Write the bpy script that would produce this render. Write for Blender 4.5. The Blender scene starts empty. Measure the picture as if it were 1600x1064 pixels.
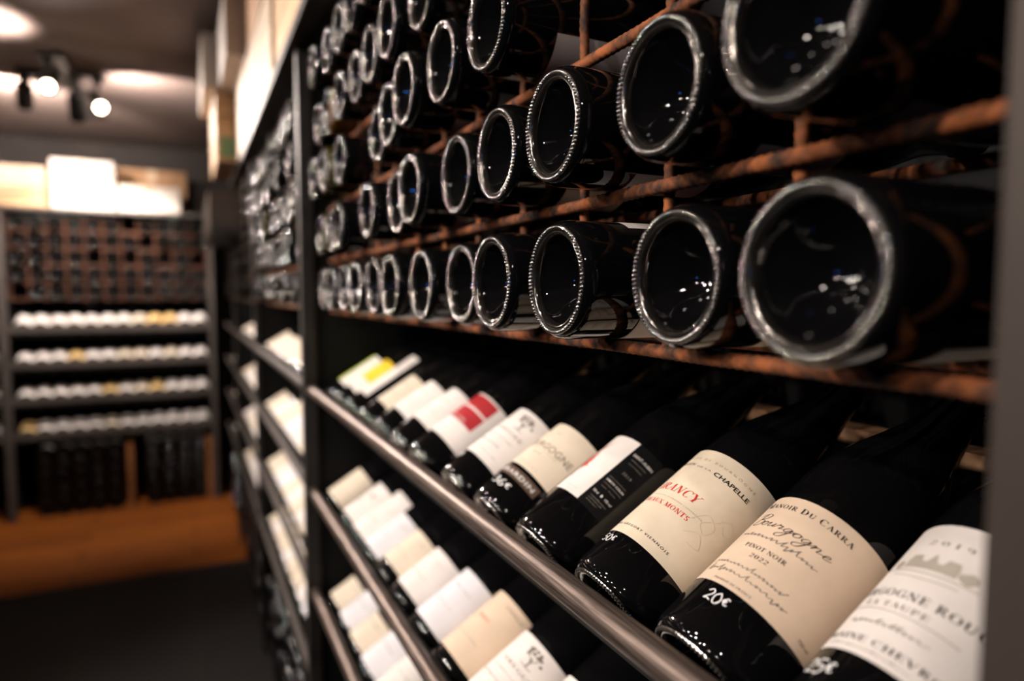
import bpy, bmesh, math, random
from math import sin, cos, pi, radians, sqrt, atan2
from mathutils import Matrix, Vector
rnd = random.Random(7)
scene = bpy.context.scene
COL = scene.collection
H = 1.33                     # eye height; all 'z' below are relative to the eye and get H added on placement
FLOOR, CEIL = 0.0, H + 1.0

# ------------------------------------------------------------------ materials
def new_mat(name):
    m = bpy.data.materials.new(name); m.use_nodes = True
    nt = m.node_tree; b = nt.nodes['Principled BSDF']
    return m, nt, b
def setb(b, **k):
    names = dict(col='Base Color', rough='Roughness', metal='Metallic', spec='Specular IOR Level', ior='IOR',
                 coat='Coat Weight', coatr='Coat Roughness', emit='Emission Color', es='Emission Strength')
    for kk, v in k.items():
        if kk in ('col', 'emit'): v = (*v, 1) if len(v) == 3 else v
        b.inputs[names[kk]].default_value = v
def noise_mat(name, c0, c1, scale=20, rough=.6, metal=0, detail=6, bump=0, stretch=(1, 1, 1), lo=.35, hi=.65, spec=.5, rough2=None, bdist=.002):
    m, nt, b = new_mat(name); N = nt.nodes; L = nt.links
    tc = N.new('ShaderNodeTexCoord'); mp = N.new('ShaderNodeMapping'); mp.inputs['Scale'].default_value = stretch
    nz = N.new('ShaderNodeTexNoise'); nz.inputs['Scale'].default_value = scale; nz.inputs['Detail'].default_value = detail
    cr = N.new('ShaderNodeValToRGB'); cr.color_ramp.elements[0].position = lo; cr.color_ramp.elements[1].position = hi
    cr.color_ramp.elements[0].color = (*c0, 1); cr.color_ramp.elements[1].color = (*c1, 1)
    L.new(tc.outputs['Object'], mp.inputs['Vector']); L.new(mp.outputs['Vector'], nz.inputs['Vector'])
    L.new(nz.outputs['Fac'], cr.inputs['Fac']); L.new(cr.outputs['Color'], b.inputs['Base Color'])
    setb(b, rough=rough, metal=metal, spec=spec)
    if rough2 is not None:
        mr = N.new('ShaderNodeMapRange'); mr.inputs['To Min'].default_value = rough; mr.inputs['To Max'].default_value = rough2
        L.new(nz.outputs['Fac'], mr.inputs['Value']); L.new(mr.outputs['Result'], b.inputs['Roughness'])
    if bump:
        bp = N.new('ShaderNodeBump'); bp.inputs['Strength'].default_value = bump; bp.inputs['Distance'].default_value = bdist
        L.new(nz.outputs['Fac'], bp.inputs['Height']); L.new(bp.outputs['Normal'], b.inputs['Normal'])
    return m
M = {}
def glass(name, col, rough, spec=.55):
    m = noise_mat(name, tuple(c*.7 for c in col), col, 30, rough, 0, 3, spec=spec); return m
M['glass'] = glass('dark_glass', (.0035, .0035, .0038), .04, .36)
M['glass_far'] = glass('dark_glass_dusty', (.006, .0055, .005), .07)
M['glass_olive'] = glass('olive_glass', (.035, .030, .003), .06)
M['glass_amber'] = glass('amber_glass', (.085, .033, .004), .06)
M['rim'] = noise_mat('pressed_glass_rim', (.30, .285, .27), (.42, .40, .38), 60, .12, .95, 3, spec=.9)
M['rim_far'] = noise_mat('pressed_glass_rim_dimmed', (.055, .052, .049), (.10, .095, .09), 60, .14, 1.0, 3, spec=.9)  # copy of the near rim, colour darkened so distant racks glint more dimly
def paper(name, c, var=.9, scale=35, bump=.05):
    return noise_mat(name, tuple(x*var for x in c), c, scale, .62, 0, 8, bump=bump, spec=.25, bdist=.0003)
M['cream'] = paper('cream_paper', (.72, .63, .50))
M['tan'] = paper('tan_paper', (.70, .55, .41))
M['ivory'] = paper('ivory_paper', (.74, .64, .49), .82, 28)
M['white'] = paper('white_paper', (.78, .73, .69))
M['greyp'] = paper('grey_paper', (.50, .46, .42))
M['bluewhite'] = paper('cool_white_paper', (.72, .71, .74))
M['gold'] = paper('ochre_paper', (.72, .50, .22))
M['yellow'] = paper('yellow_paper', (.85, .60, .04))
M['lime'] = paper('lime_paper', (.52, .66, .06))
M['red'] = paper('red_paper', (.40, .022, .028))
M['darkred'] = paper('dark_red_paper', (.28, .012, .018))
M['black'] = noise_mat('black_paper', (.003, .003, .0035), (.005, .005, .0055), 40, .45, spec=.15)
M['brown'] = paper('brown_paper', (.10, .062, .042))
M['ink'] = noise_mat('black_ink', (.012, .010, .009), (.02, .017, .015), 50, .6, spec=.2)
M['inkgrey'] = noise_mat('grey_ink', (.16, .14, .12), (.22, .19, .16), 50, .6, spec=.2)
M['inkfaint'] = noise_mat('pale_ink', (.40, .36, .30), (.46, .42, .36), 50, .6, spec=.2)
M['inkorn'] = noise_mat('watermark_ink', (.56, .48, .36), (.62, .53, .40), 50, .6, spec=.2)
M['inktan'] = noise_mat('tan_ink', (.36, .28, .18), (.42, .33, .22), 50, .6, spec=.2)
M['inkred'] = noise_mat('red_ink', (.50, .025, .02), (.60, .04, .03), 50, .6, spec=.2)
M['inkwhite'] = noise_mat('white_ink', (.6, .58, .55), (.75, .73, .7), 50, .6, spec=.2)
M['chalk'] = noise_mat('white_marker', (.7, .7, .7), (.9, .9, .9), 300, .7, spec=.2)
M['green'] = paper('green_patch', (.16, .30, .03))
M['rim_smooth'] = noise_mat('smooth_glass_ring', (.085, .078, .071), (.13, .12, .11), 60, .12, .92, 3, spec=.9)
M['foil'] = noise_mat('dark_capsule_foil', (.004, .003, .003), (.010, .007, .007), 30, .5, .1)
M['rust'] = noise_mat('rusted_iron', (.022, .011, .007), (.33, .098, .026), 75, .82, .15, 10, bump=.8, lo=.36, hi=.68, bdist=.001)
M['rust_far'] = noise_mat('rusted_iron_brown', (.05, .02, .012), (.16, .058, .028), 40, .8, .1, 8, bump=.4)
M['steel'] = noise_mat('blackened_steel', (.017, .015, .014), (.032, .028, .025), 18, .5, .4, 6, rough2=.62)
M['post'] = noise_mat('grey_brown_steel', (.052, .043, .038), (.072, .06, .053), 8, .5, .35, 6, rough2=.6)
M['near_post'] = noise_mat('dark_grey_brown_steel', (.034, .025, .020), (.048, .036, .029), 8, .55, .3, 6, rough2=.65)
M['rail'] = noise_mat('brushed_steel', (.12, .092, .078), (.29, .228, .195), 22, .32, .85, 8, stretch=(30, 1, 30), rough2=.5, bump=.1, bdist=.0005)
M['panel'] = noise_mat('black_panel', (.0022, .0022, .0024), (.004, .004, .004), 8, .7, spec=.2)
M['crate'] = noise_mat('pine_crate_wood', (.52, .31, .15), (.66, .45, .26), 5, .6, 0, 8, stretch=(1, 9, 9), bump=.15)
M['crate2'] = noise_mat('pale_crate_wood', (.58, .42, .29), (.70, .54, .39), 5, .6, 0, 8, stretch=(1, 9, 9), bump=.15)
M['card'] = noise_mat('cardboard', (.40, .22, .11), (.50, .29, .15), 9, .75, 0, 6)
M['whitebox'] = noise_mat('white_carton', (.68, .60, .53), (.76, .68, .60), 6, .6, 0, 5)
M['greybox'] = noise_mat('grey_carton', (.50, .44, .40), (.58, .52, .47), 6, .6, 0, 5)
M['darkbox'] = noise_mat('dark_brown_carton', (.028, .017, .012), (.045, .03, .02), 9, .7)
M['tape'] = noise_mat('packing_tape', (.50, .33, .18), (.58, .40, .23), 14, .35)
M['greenlab'] = noise_mat('sage_sticker', (.16, .27, .13), (.20, .32, .16), 9, .6)
M['wood'] = noise_mat('oak_batten', (.36, .18, .085), (.56, .32, .17), 6, .6, 0, 8, stretch=(8, 1, 8), bump=.1)
M['divider'] = noise_mat('dark_orange_wood', (.13, .045, .012), (.24, .09, .026), 6, .6, 0, 8, stretch=(8, 8, 1))
M['ceil'] = noise_mat('grey_brown_plaster', (.15, .108, .093), (.19, .138, .119), 3, .85, 0, 8, bump=.1)
M['wall'] = noise_mat('dark_plaster', (.035, .028, .025), (.055, .045, .04), 3, .85, 0, 8, bump=.1)
M['lampblack'] = noise_mat('black_lacquer', (.006, .006, .006), (.012, .012, .012), 20, .4)
def lens_mat():
    m, nt, b = new_mat('lit_lens'); setb(b, col=(1, .9, .75), emit=(1, .82, .62), es=25); return m
M['lens'] = lens_mat()
def brick_mat(name, c0, c1, mortar, sx, sy, msize, rough, noise, wood=False):
    m, nt, b = new_mat(name); N = nt.nodes; L = nt.links
    tc = N.new('ShaderNodeTexCoord'); br = N.new('ShaderNodeTexBrick')
    br.inputs['Scale'].default_value = 1; br.inputs['Brick Width'].default_value = sx; br.inputs['Row Height'].default_value = sy
    br.inputs['Mortar Size'].default_value = msize; br.offset = .37 if wood else 0
    br.inputs['Color1'].default_value = (*c0, 1); br.inputs['Color2'].default_value = (*c1, 1); br.inputs['Mortar'].default_value = (*mortar, 1)
    nz = N.new('ShaderNodeTexNoise'); nz.inputs['Scale'].default_value = 4; nz.inputs['Detail'].default_value = 8
    mp = N.new('ShaderNodeMapping'); mp.inputs['Scale'].default_value = (1, 12, 1) if wood else (1, 1, 1)
    mx = N.new('ShaderNodeMix'); mx.data_type = 'RGBA'; mx.blend_type = 'MULTIPLY'; mx.inputs[0].default_value = noise
    L.new(tc.outputs['Object'], br.inputs['Vector']); L.new(tc.outputs['Object'], mp.inputs['Vector']); L.new(mp.outputs['Vector'], nz.inputs['Vector'])
    L.new(br.outputs['Color'], mx.inputs[6]); L.new(nz.outputs['Fac'], mx.inputs[7]); L.new(mx.outputs[2], b.inputs['Base Color'])
    setb(b, rough=rough, spec=.3)
    bp = N.new('ShaderNodeBump'); bp.inputs['Strength'].default_value = .3; bp.inputs['Distance'].default_value = .003; bp.invert = True
    L.new(br.outputs['Fac'], bp.inputs['Height']); L.new(bp.outputs['Normal'], b.inputs['Normal'])
    return m
M['boards'] = brick_mat('orange_brown_floorboards', (.34, .095, .010), (.24, .062, .007), (.05, .012, .003), 1.4, .16, .004, .5, .8, True)
M['tiles'] = brick_mat('slate_tiles', (.010, .0078, .0062), (.0075, .006, .005), (.022, .015, .011), .4, .4, .006, .55, .5)

# ------------------------------------------------------------------ mesh helpers
class MB:
    def __init__(s): s.v, s.f, s.mi, s.sm = [], [], [], []
    def add(s, vs, fs, mi=0, smooth=False, T=None):
        b = len(s.v)
        s.v += [tuple(T @ Vector(v)) for v in vs] if T is not None else [tuple(v) for v in vs]
        s.f += [tuple(b+i for i in f) for f in fs]; s.mi += [mi]*len(fs); s.sm += [smooth]*len(fs)
    def box(s, x0, x1, y0, y1, z0, z1, bev=0, mi=0, T=None):
        bm = bmesh.new(); bmesh.ops.create_cube(bm, size=1)
        for v in bm.verts: v.co = ((x0+x1)/2+v.co.x*(x1-x0), (y0+y1)/2+v.co.y*(y1-y0), (z0+z1)/2+v.co.z*(z1-z0))
        if bev: bmesh.ops.bevel(bm, geom=bm.edges[:], offset=bev, segments=2, profile=.7, affect='EDGES')
        bm.verts.ensure_lookup_table()
        s.add([v.co[:] for v in bm.verts], [[v.index for v in f.verts] for f in bm.faces], mi, False, T); bm.free()
    def lathe(s, prof, n=32, mi=0, T=None, mod=None, smooth=True):
        vs, fs = [], []
        for k, (r, z) in enumerate(prof):
            for i in range(n):
                a = 2*pi*i/n; rr, zz = (r, z) if mod is None else mod(k, r, z, a)
                vs.append((rr*cos(a), rr*sin(a), zz))
        for k in range(len(prof)-1):
            for i in range(n):
                j = (i+1) % n
                fs.append((k*n+i, k*n+j, (k+1)*n+j, (k+1)*n+i))
        s.add(vs, fs, mi, smooth, T)
    def cyl(s, p0, p1, r, n=16, mi=0, smooth=True, r2=None):
        p0, p1 = Vector(p0), Vector(p1); d = p1-p0; T = Matrix.Translation(p0) @ d.to_track_quat('Z', 'Y').to_matrix().to_4x4()
        r2 = r if r2 is None else r2; l = d.length
        s.lathe([(1e-5, 0), (r, 0), (r, 1e-4), (r2, l-1e-4), (r2, l), (1e-5, l)], n, mi, T, None, smooth)
    def mesh(s, name, mats):
        me = bpy.data.meshes.new(name); me.from_pydata(s.v, [], s.f); me.update()
        for m in mats: me.materials.append(m)
        me.polygons.foreach_set('material_index', s.mi); me.polygons.foreach_set('use_smooth', s.sm)
        bm = bmesh.new(); bm.from_mesh(me); bmesh.ops.recalc_face_normals(bm, faces=bm.faces[:]); bm.to_mesh(me); bm.free()
        return me
def link(name, data, parent=None, mat=None):
    o = bpy.data.objects.new(name, data); COL.objects.link(o)
    if parent is not None: o.parent = parent
    if mat is not None: o.matrix_world = mat
    return o
def tag(o, label=None, cat=None, group=None, kind=None):
    for k, v in (('label', label), ('category', cat), ('group', group), ('kind', kind)):
        if v: o[k] = v
    return o
def build(mb, name, mats, parent=None, mat=None):
    if not isinstance(mats, (list, tuple)): mats = [mats]
    return link(name, mb.mesh(name, [M[m] if isinstance(m, str) else m for m in mats]), parent, mat)
def at(x, y, z): return Matrix.Translation((x, y, z+H))

# ------------------------------------------------------------------ lettering: 2-D shapes wrapped round a bottle
def bisect_map(vs, fs, R, s, phc, step=.0015):
    """2-D mesh (metres, x along the reading direction, y towards the neck) -> wrapped on radius R about angle phc at height s"""
    bm = bmesh.new(); bv = [bm.verts.new((x, y, 0)) for x, y in vs]
    for f in fs:
        try: bm.faces.new([bv[i] for i in f])
        except ValueError: pass
    if not bm.faces: bm.free(); return [], []
    x0 = min(v[0] for v in vs); x1 = max(v[0] for v in vs); x = x0+step
    while x < x1:
        bmesh.ops.bisect_plane(bm, geom=bm.verts[:]+bm.edges[:]+bm.faces[:], plane_co=(x, 0, 0), plane_no=(1, 0, 0)); x += step
    bm.verts.index_update()
    out = []
    for v in bm.verts:
        a = phc+v.co.x/R; out.append((R*cos(a), R*sin(a), s+v.co.y))
    fo = [[v.index for v in f.verts] for f in bm.faces]; bm.free()
    return out, fo
_tc = {}
def sans(txt, sp=1.0, bold=0.0, shear=0.0):
    k = (txt, sp, bold, shear)
    if k not in _tc:
        c = bpy.data.curves.new('t', 'FONT'); c.body = txt; c.space_character = sp; c.offset = bold; c.shear = shear; c.resolution_u = 3
        o = bpy.data.objects.new('t', c); COL.objects.link(o)
        me = o.evaluated_get(bpy.context.evaluated_depsgraph_get()).to_mesh()
        vs = [(v.co.x, v.co.y) for v in me.vertices]; fs = [tuple(p.vertices) for p in me.polygons]
        o.to_mesh_clear(); bpy.data.objects.remove(o); bpy.data.curves.remove(c)
        _tc[k] = (vs, fs)
    return _tc[k]
def ribbon(pts, w, closed=False, smooth=True, thick=None):
    """stroke along a poly-line (Catmull-Rom smoothed); thick = contrast of a broad-nib pen"""
    P = []
    if smooth and len(pts) > 2:
        for i in range(len(pts)-1):
            p0 = pts[max(i-1, 0)]; p1 = pts[i]; p2 = pts[i+1]; p3 = pts[min(i+2, len(pts)-1)]
            for k in range(6):
                t = k/6
                P.append(tuple(.5*((2*p1[d])+(-p0[d]+p2[d])*t+(2*p0[d]-5*p1[d]+4*p2[d]-p3[d])*t*t+(-p0[d]+3*p1[d]-3*p2[d]+p3[d])*t**3) for d in (0, 1)))
        P.append(pts[-1])
    else: P = list(pts)
    vs, fs = [], []
    for i, p in enumerate(P):
        a = P[max(i-1, 0)]; b = P[min(i+1, len(P)-1)]; dx, dy = b[0]-a[0], b[1]-a[1]; l = sqrt(dx*dx+dy*dy) or 1
        ww = w if thick is None else w*(1+thick*abs(dy)/l)
        nx, ny = -dy/l*ww/2, dx/l*ww/2
        vs += [(p[0]+nx, p[1]+ny), (p[0]-nx, p[1]-ny)]
        if i: fs.append((2*i-2, 2*i-1, 2*i+1, 2*i))
    return vs, fs
def merge(parts):
    V, F = [], []
    for vs, fs in parts:
        b = len(V); V += vs; F += [tuple(b+i for i in f) for f in fs]
    return V, F
def fit(shape, x0, x1, h=None):
    vs, fs = shape
    if not vs: return shape
    a = min(v[0] for v in vs); b = max(v[0] for v in vs); c = min(v[1] for v in vs); d = max(v[1] for v in vs)
    k = (x1-x0)/(b-a); ky = k if h is None else h/(d-c)
    return [(x0+(x-a)*k, (y-(c+d)/2)*ky) for x, y in vs], fs
TK, TN, SR = .17, .055, .06
def _st(x, y0, y1, w=TK): return [(x-w/2, y0), (x+w/2, y0), (x+w/2, y1), (x-w/2, y1)]
def _q(*p): return ([tuple(a) for a in p], [tuple(range(len(p)))])
def _ln(x0, y0, x1, y1, w): return ribbon([(x0, y0), (x1, y1)], w, smooth=False) if abs(y1-y0) < .01 else _q((x0-w/2, y0), (x0+w/2, y0), (x1+w/2, y1), (x1-w/2, y1))
def _sf(x, y, hw=.17): return _q((x-hw, y-(.05 if y > .5 else 0)), (x+hw, y-(.05 if y > .5 else 0)), (x+hw, y+(0 if y > .5 else .05)), (x-hw, y+(0 if y > .5 else .05)))
def _arc(cx, cy, rx, ry, a0, a1, n=18, wt=TK, wn=TN):
    vs, fs = [], []
    for i in range(n+1):
        a = radians(a0+(a1-a0)*i/n); w = wn+(wt-wn)*abs(cos(a))**1.4
        vs += [(cx+rx*cos(a), cy+ry*sin(a)), (cx+(rx-w)*cos(a), cy+(ry-wn)*sin(a))]
        if i: fs.append((2*i-2, 2*i-1, 2*i+1, 2*i))
    return vs, fs
def _stem(x, w=TK): return [_q(*_st(x, 0, 1, w)), _sf(x, 0), _sf(x, 1)]
GL = {
 'I': (.44, lambda: _stem(.22)),
 'A': (.80, lambda: [_ln(.12, 0, .42, 1, TN), _ln(.66, 0, .40, 1, TK), _ln(.2, .33, .56, .33, .05), _sf(.12, 0, .13), _sf(.66, 0, .17)]),
 'N': (.86, lambda: [_ln(.16, 0, .16, 1, TN), _ln(.68, 0, .18, 1, TK), _ln(.70, 0, .70, 1, TN), _sf(.16, 0, .13), _sf(.14, 1, .13), _sf(.70, 1, .13)]),
 'C': (.80, lambda: [_arc(.44, .5, .38, .5, 45, 315), _ln(.71, .70, .71, .98, .05)]),
 'G': (.86, lambda: [_arc(.44, .5, .38, .5, 45, 330), _ln(.71, .72, .71, .98, .05), _ln(.72, .08, .72, .42, .15), _sf(.72, .45, .15)]),
 'Y': (.78, lambda: [_ln(.38, .45, .10, 1, TK), _ln(.40, .45, .68, 1, TN), _q(*_st(.39, 0, .48)), _sf(.39, 0), _sf(.1, 1), _sf(.68, 1, .12)]),
 'E': (.70, lambda: _stem(.2)+[_ln(.2, .975, .60, .975, .05), _ln(.2, .52, .48, .52, .05), _ln(.2, .025, .62, .025, .05), _ln(.60, .76, .60, 1, .05), _ln(.62, 0, .62, .26, .05), _ln(.48, .4, .48, .64, .05)]),
 'F': (.66, lambda: _stem(.2)+[_ln(.2, .975, .60, .975, .05), _ln(.2, .52, .48, .52, .05), _ln(.60, .76, .60, 1, .05), _ln(.48, .4, .48, .64, .05)]),
 'B': (.76, lambda: _stem(.2)+[_arc(.32, .75, .30, .25, -90, 90), _arc(.32, .27, .36, .27, -90, 90), _ln(.2, .52, .36, .52, .05)]),
 'R': (.80, lambda: _stem(.2)+[_arc(.32, .74, .32, .26, -90, 90), _ln(.2, .5, .36, .5, .05), _ln(.68, 0, .38, .5, TK), _sf(.70, 0, .12)]),
 'P': (.72, lambda: _stem(.2)+[_arc(.32, .73, .34, .27, -90, 90), _ln(.2, .48, .36, .48, .05)]),
 'D': (.84, lambda: _stem(.2)+[_arc(.3, .5, .46, .5, -90, 90), _ln(.2, .975, .32, .975, .05), _ln(.2, .025, .32, .025, .05)]),
 'U': (.84, lambda: [_q(*_st(.2, .3, 1)), _ln(.66, .3, .66, 1, TN), _arc(.40, .32, .285, .32, 180, 360), _sf(.2, 1), _sf(.66, 1, .13)]),
 'X': (.80, lambda: [_ln(.66, 0, .14, 1, TK), _ln(.12, 0, .66, 1, TN), _sf(.66, 0), _sf(.14, 1), _sf(.12, 0, .12), _sf(.66, 1, .12)]),
 'M': (1.0, lambda: [_ln(.15, 0, .17, 1, TN), _ln(.48, 0, .18, 1, TK), _ln(.48, 0, .80, 1, TN), _ln(.82, 0, .82, 1, TK), _sf(.15, 0, .12), _sf(.82, 0), _sf(.13, 1, .12), _sf(.85, 1, .13)]),
 'O': (.88, lambda: [_arc(.44, .5, .40, .5, 0, 360, 30)]),
 'T': (.72, lambda: [_q(*_st(.36, 0, 1)), _sf(.36, 0), _ln(.05, .975, .67, .975, .05), _ln(.06, .74, .06, 1, .05), _ln(.66, .74, .66, 1, .05)]),
 'S': (.62, lambda: [_arc(.31, .74, .24, .26, 20, 250), _arc(.31, .26, .25, .27, -160, 90), _ln(.16, .60, .44, .40, .16)]),
 'L': (.66, lambda: _stem(.2)+[_ln(.2, .025, .58, .025, .05), _ln(.58, 0, .58, .28, .05)]),
 'H': (.88, lambda: _stem(.2)+_stem(.68)+[_ln(.2, .5, .68, .5, .05)]),
 'V': (.80, lambda: [_ln(.40, 0, .12, 1, TK), _ln(.40, 0, .68, 1, TN), _sf(.12, 1), _sf(.68, 1, .12)]),
 '0': (.66, lambda: [_arc(.33, .5, .29, .5, 0, 360, 26)]),
 '2': (.64, lambda: [_arc(.31, .72, .25, .28, -20, 170), _ln(.10, .03, .5, .62, .09), _ln(.06, .04, .58, .04, .1)]),
 '9': (.64, lambda: [_arc(.31, .68, .26, .32, 0, 360), _arc(.31, .5, .26, .5, -90, 20)]),
 '1': (.44, lambda: [_q(*_st(.22, 0, 1)), _sf(.22, 0), _ln(.1, .86, .22, .98, .08)]),
}
def serif(txt, shear=0, gap=.06, cap_first=1.0, small=1.0):
    parts, x, first = [], 0, True
    for ch in txt:
        if ch == ' ': x += .4; first = True; continue
        w, fn = GL[ch]; k = cap_first if first else small; first = False
        vs, fs = merge(fn()); parts.append(([(x+(px+shear*py)*k, py*k) for px, py in vs], fs)); x += w*k+gap
    vs, fs = merge(parts)
    return [(a, b-.5) for a, b in vs], fs
SCR = {
 'B': (1.15, [[(.30, -.05), (.42, .5), (.62, 1.25)], [(.15, 1.0), (.5, 1.32), (1.05, 1.2), (.95, .8), (.5, .66), (1.05, .55), (1.0, .12), (.55, -.05), (.15, .1)]]),
 'o': (.60, [[(-.1, .3), (.2, .45), (.42, .42), (.5, .2), (.3, .02), (.1, .15), (.2, .42), (.6, .38)]]),
 'u': (.75, [[(0, .35), (.15, .45), (.14, .1), (.3, .03), (.5, .2), (.55, .45), (.55, .06), (.75, .2)]]),
 'r': (.60, [[(0, .25), (.15, .5), (.2, .38), (.42, .42), (.36, .08), (.6, .18)]]),
 'g': (.75, [[(.5, .42), (.25, .47), (.1, .2), (.3, .04), (.55, .42), (.48, -.45), (.2, -.62), (.05, -.4), (.4, -.08), (.8, .3)]]),
 'n': (.80, [[(0, .35), (.15, .45), (.12, .02), (.2, .3), (.42, .46), (.5, .3), (.5, .06), (.8, .2)]]),
 'e': (.60, [[(0, .18), (.3, .25), (.4, .4), (.25, .47), (.12, .25), (.25, .03), (.65, .22)]]),
}
def script(txt, w=.036, shear=.45):
    parts, x = [], 0
    for ch in txt:
        adv, st = SCR[ch]
        for pts in st: parts.append(ribbon([(x+a+shear*b, b) for a, b in pts], w, thick=1.1))
        x += adv
    return merge(parts)
def scribble(seed, n, w=.05):
    r = random.Random(seed); pts = []; x = 0
    for i in range(n):
        up = .9 if r.random() < .18 else .42*r.uniform(.6, 1.1); lo = -.4 if r.random() < .12 else 0
        pts += [(x, lo), (x+.22+.3*up, up), (x+.34+.1*up, up*.8)]; x += r.uniform(.28, .5)
    return ribbon(pts, w, thick=.6)
def price(digits):
    D = {'5': [[(.5, 1), (.1, 1), (.08, .55), (.4, .6), (.5, .3), (.3, 0), (.05, .1)]],
         '0': [[(.3, 1), (.05, .6), (.15, .05), (.4, .05), (.52, .5), (.3, 1)]],
         '2': [[(.05, .75), (.3, 1), (.48, .7), (.1, .05), (.3, .12), (.55, .02)]],
         '3': [[(.05, .9), (.35, 1), (.4, .65), (.2, .55), (.48, .4), (.35, .02), (.02, .1)]],
         '6': [[(.4, 1), (.1, .6), (.05, .2), (.3, 0), (.5, .25), (.3, .45), (.08, .25)]],
         '€': [[(.55, .85), (.3, .95), (.12, .5), (.3, .08), (.55, .2)], [(0, .6), (.4, .62)], [(0, .42), (.38, .43)]]}
    parts, x = [], 0
    for ch in digits:
        k = .7 if ch == '€' else 1
        parts += [ribbon([(x+a*k, b*k+(.25 if ch == '€' else 0)) for a, b in p], .095) for p in D[ch]]; x += .62 if ch != '€' else .5
    return merge(parts)
def blob(cx, cy, r, n=9, seed=1):
    q = random.Random(seed); return [(cx+r*(.75+.4*q.random())*cos(2*pi*i/n), cy+r*(.75+.4*q.random())*sin(2*pi*i/n)) for i in range(n)], [tuple(range(n))]
def tree_emblem():
    q = random.Random(3); P = [ribbon([(0, -.9), (.03, -.4), (-.05, 0)], .12), ribbon([(0, -.5), (.25, -.1), (.45, .15)], .07), ribbon([(0, -.4), (-.3, 0), (-.5, .1)], .07)]
    for i in range(17):
        a = q.uniform(-.3, pi+.3); d = q.uniform(.25, .8); P.append(blob(d*cos(a)*1.1, .15+d*sin(a)*.8, .15, 8, i))
    P.append(ribbon([(-.5, -.9), (0, -.95), (.5, -.9)], .06)); return merge(P)
def fish():
    P = [([(-.55, .0), (-.3, .16), (0, .2), (.35, .1), (.55, 0), (.35, -.1), (0, -.2), (-.3, -.16)], [tuple(range(8))]),
         ribbon([(.5, 0), (.75, .2), (.95, .3)], .05), ribbon([(.5, 0), (.78, -.12), (.98, -.2)], .05), ribbon([(.75, .2), (.8, 0), (.78, -.12)], .04), ribbon([(-.5, .05), (-.75, .1), (-.9, .0)], .05), ribbon([(-.2, -.15), (-.35, -.35)], .04)]
    return merge(P)
def castle():
    P = [_q((-1, -.3), (1, -.3), (1, .1), (-1, .1)), _q((-1, .1), (-.9, .4), (-.5, .4), (-.4, .1)), _q((-.2, .1), (0, .55), (.2, .1)), _q((.4, .1), (.5, .4), (.9, .4), (1, .1))]
    P += [blob(-1.3, -.15, .25, 9, 4), blob(1.35, -.1, .3, 9, 5), ribbon([(-1.8, -.4), (0, -.5), (1.8, -.4)], .06), ribbon([(-1.2, -.7), (0, -.8), (1.3, -.7)], .05)]
    return merge(P)
def rot90(shape): return [(-y, x) for x, y in shape[0]], shape[1]

# ------------------------------------------------------------------ bottles
RB = .0413
def body_prof(Rb=RB, L=.296, shoulder=.155):
    return [(Rb-.0035, .0012), (Rb-.0018, .0030), (Rb-.0006, .0062), (Rb, .0105), (Rb, .05), (Rb, .10), (Rb, shoulder-.012), (Rb*.985, shoulder), (Rb*.93, shoulder+.015),
            (Rb*.82, shoulder+.033), (Rb*.66, shoulder+.053), (Rb*.51, shoulder+.073), (.0172, shoulder+.092), (.0152, shoulder+.108), (.0146, L-.012), (.0146, L-.0005), (.0120, L), (1e-4, L)]
def body_mesh(name, mat, n=64, **k):
    mb = MB(); mb.lathe(body_prof(**k), n); return mb.mesh(name, [M[mat]])
def base_mesh(name, mat_rim, mat_glass, n=84, per=8, Rb=RB):
    mb = MB()
    rows = [(Rb-.0034, .0014, 0), (Rb-.0038, .0011, .55), (Rb-.0045, .0009, .9), (Rb-.0052, .0009, 1), (Rb-.0059, .0010, .9), (Rb-.0066, .0013, .55), (Rb-.0070, .0018, 0)]
    def mod(k, r, z, a):
        w = rows[k][2]; return r, z-w*.0017*sqrt(max(0, 1-(((a*n/(2*pi)+.5) % 1-.5)*2)**2*.98))
    mb.lathe([r[:2] for r in rows], n*per, 0, None, mod)
    p0 = rows[-1]
    mb.lathe([(p0[0], p0[1]), (Rb-.0076, .0010), (Rb-.0086, .0008), (Rb-.0098, .0016), (Rb-.0108, .0034), (Rb-.0114, .0056)], 96, 2)
    mb.lathe([(Rb-.0114, .0056), (Rb-.0122, .0074), (Rb-.0142, .0104), (Rb-.0185, .0165), (Rb-.0235, .0235), (Rb-.029, .0290), (.0070, .0325), (.0028, .0340), (1e-4, .0343)], 64, 1)
    return mb.mesh(name, [M[mat_rim], M[mat_glass], M['rim_smooth']])
def capsule_mesh(name, mat='foil', L=.296):
    mb = MB(); mb.lathe([(.0158, L-.062), (.0152, L-.055), (.0150, L-.014), (.0157, L-.013), (.0157, L-.002), (.0148, L+.0008), (1e-4, L+.0008)], 32); return mb.mesh(name, [M[mat]])
BODY = {k: body_mesh('glass_body', k) for k in ('glass', 'glass_olive', 'glass_amber')}
BASE = {'glass': base_mesh('punted_base', 'rim', 'glass'), 'glass_olive': base_mesh('punted_base', 'rim', 'glass_olive'), 'glass_amber': base_mesh('punted_base', 'rim', 'glass_amber')}
CAP = capsule_mesh('capsule')
def lowpoly(name, glassm, n=32):
    mb = MB(); pr = body_prof(); mb.lathe([pr[i] for i in (0, 2, 3, 6, 8, 10, 12, 15, 16, 17)], n)
    mb.lathe([(RB-.0034, .0012), (RB-.005, -.001), (RB-.0075, -.001), (RB-.0095, .001), (RB-.0125, .003)], n, 1)
    mb.lathe([(RB-.0125, .003), (RB-.018, .014), (RB-.028, .028), (1e-4, .034)], n)
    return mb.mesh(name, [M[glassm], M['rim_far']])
LOWB = {k: lowpoly('wine_bottle', k) for k in ('glass_far', 'glass_olive')}
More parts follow.
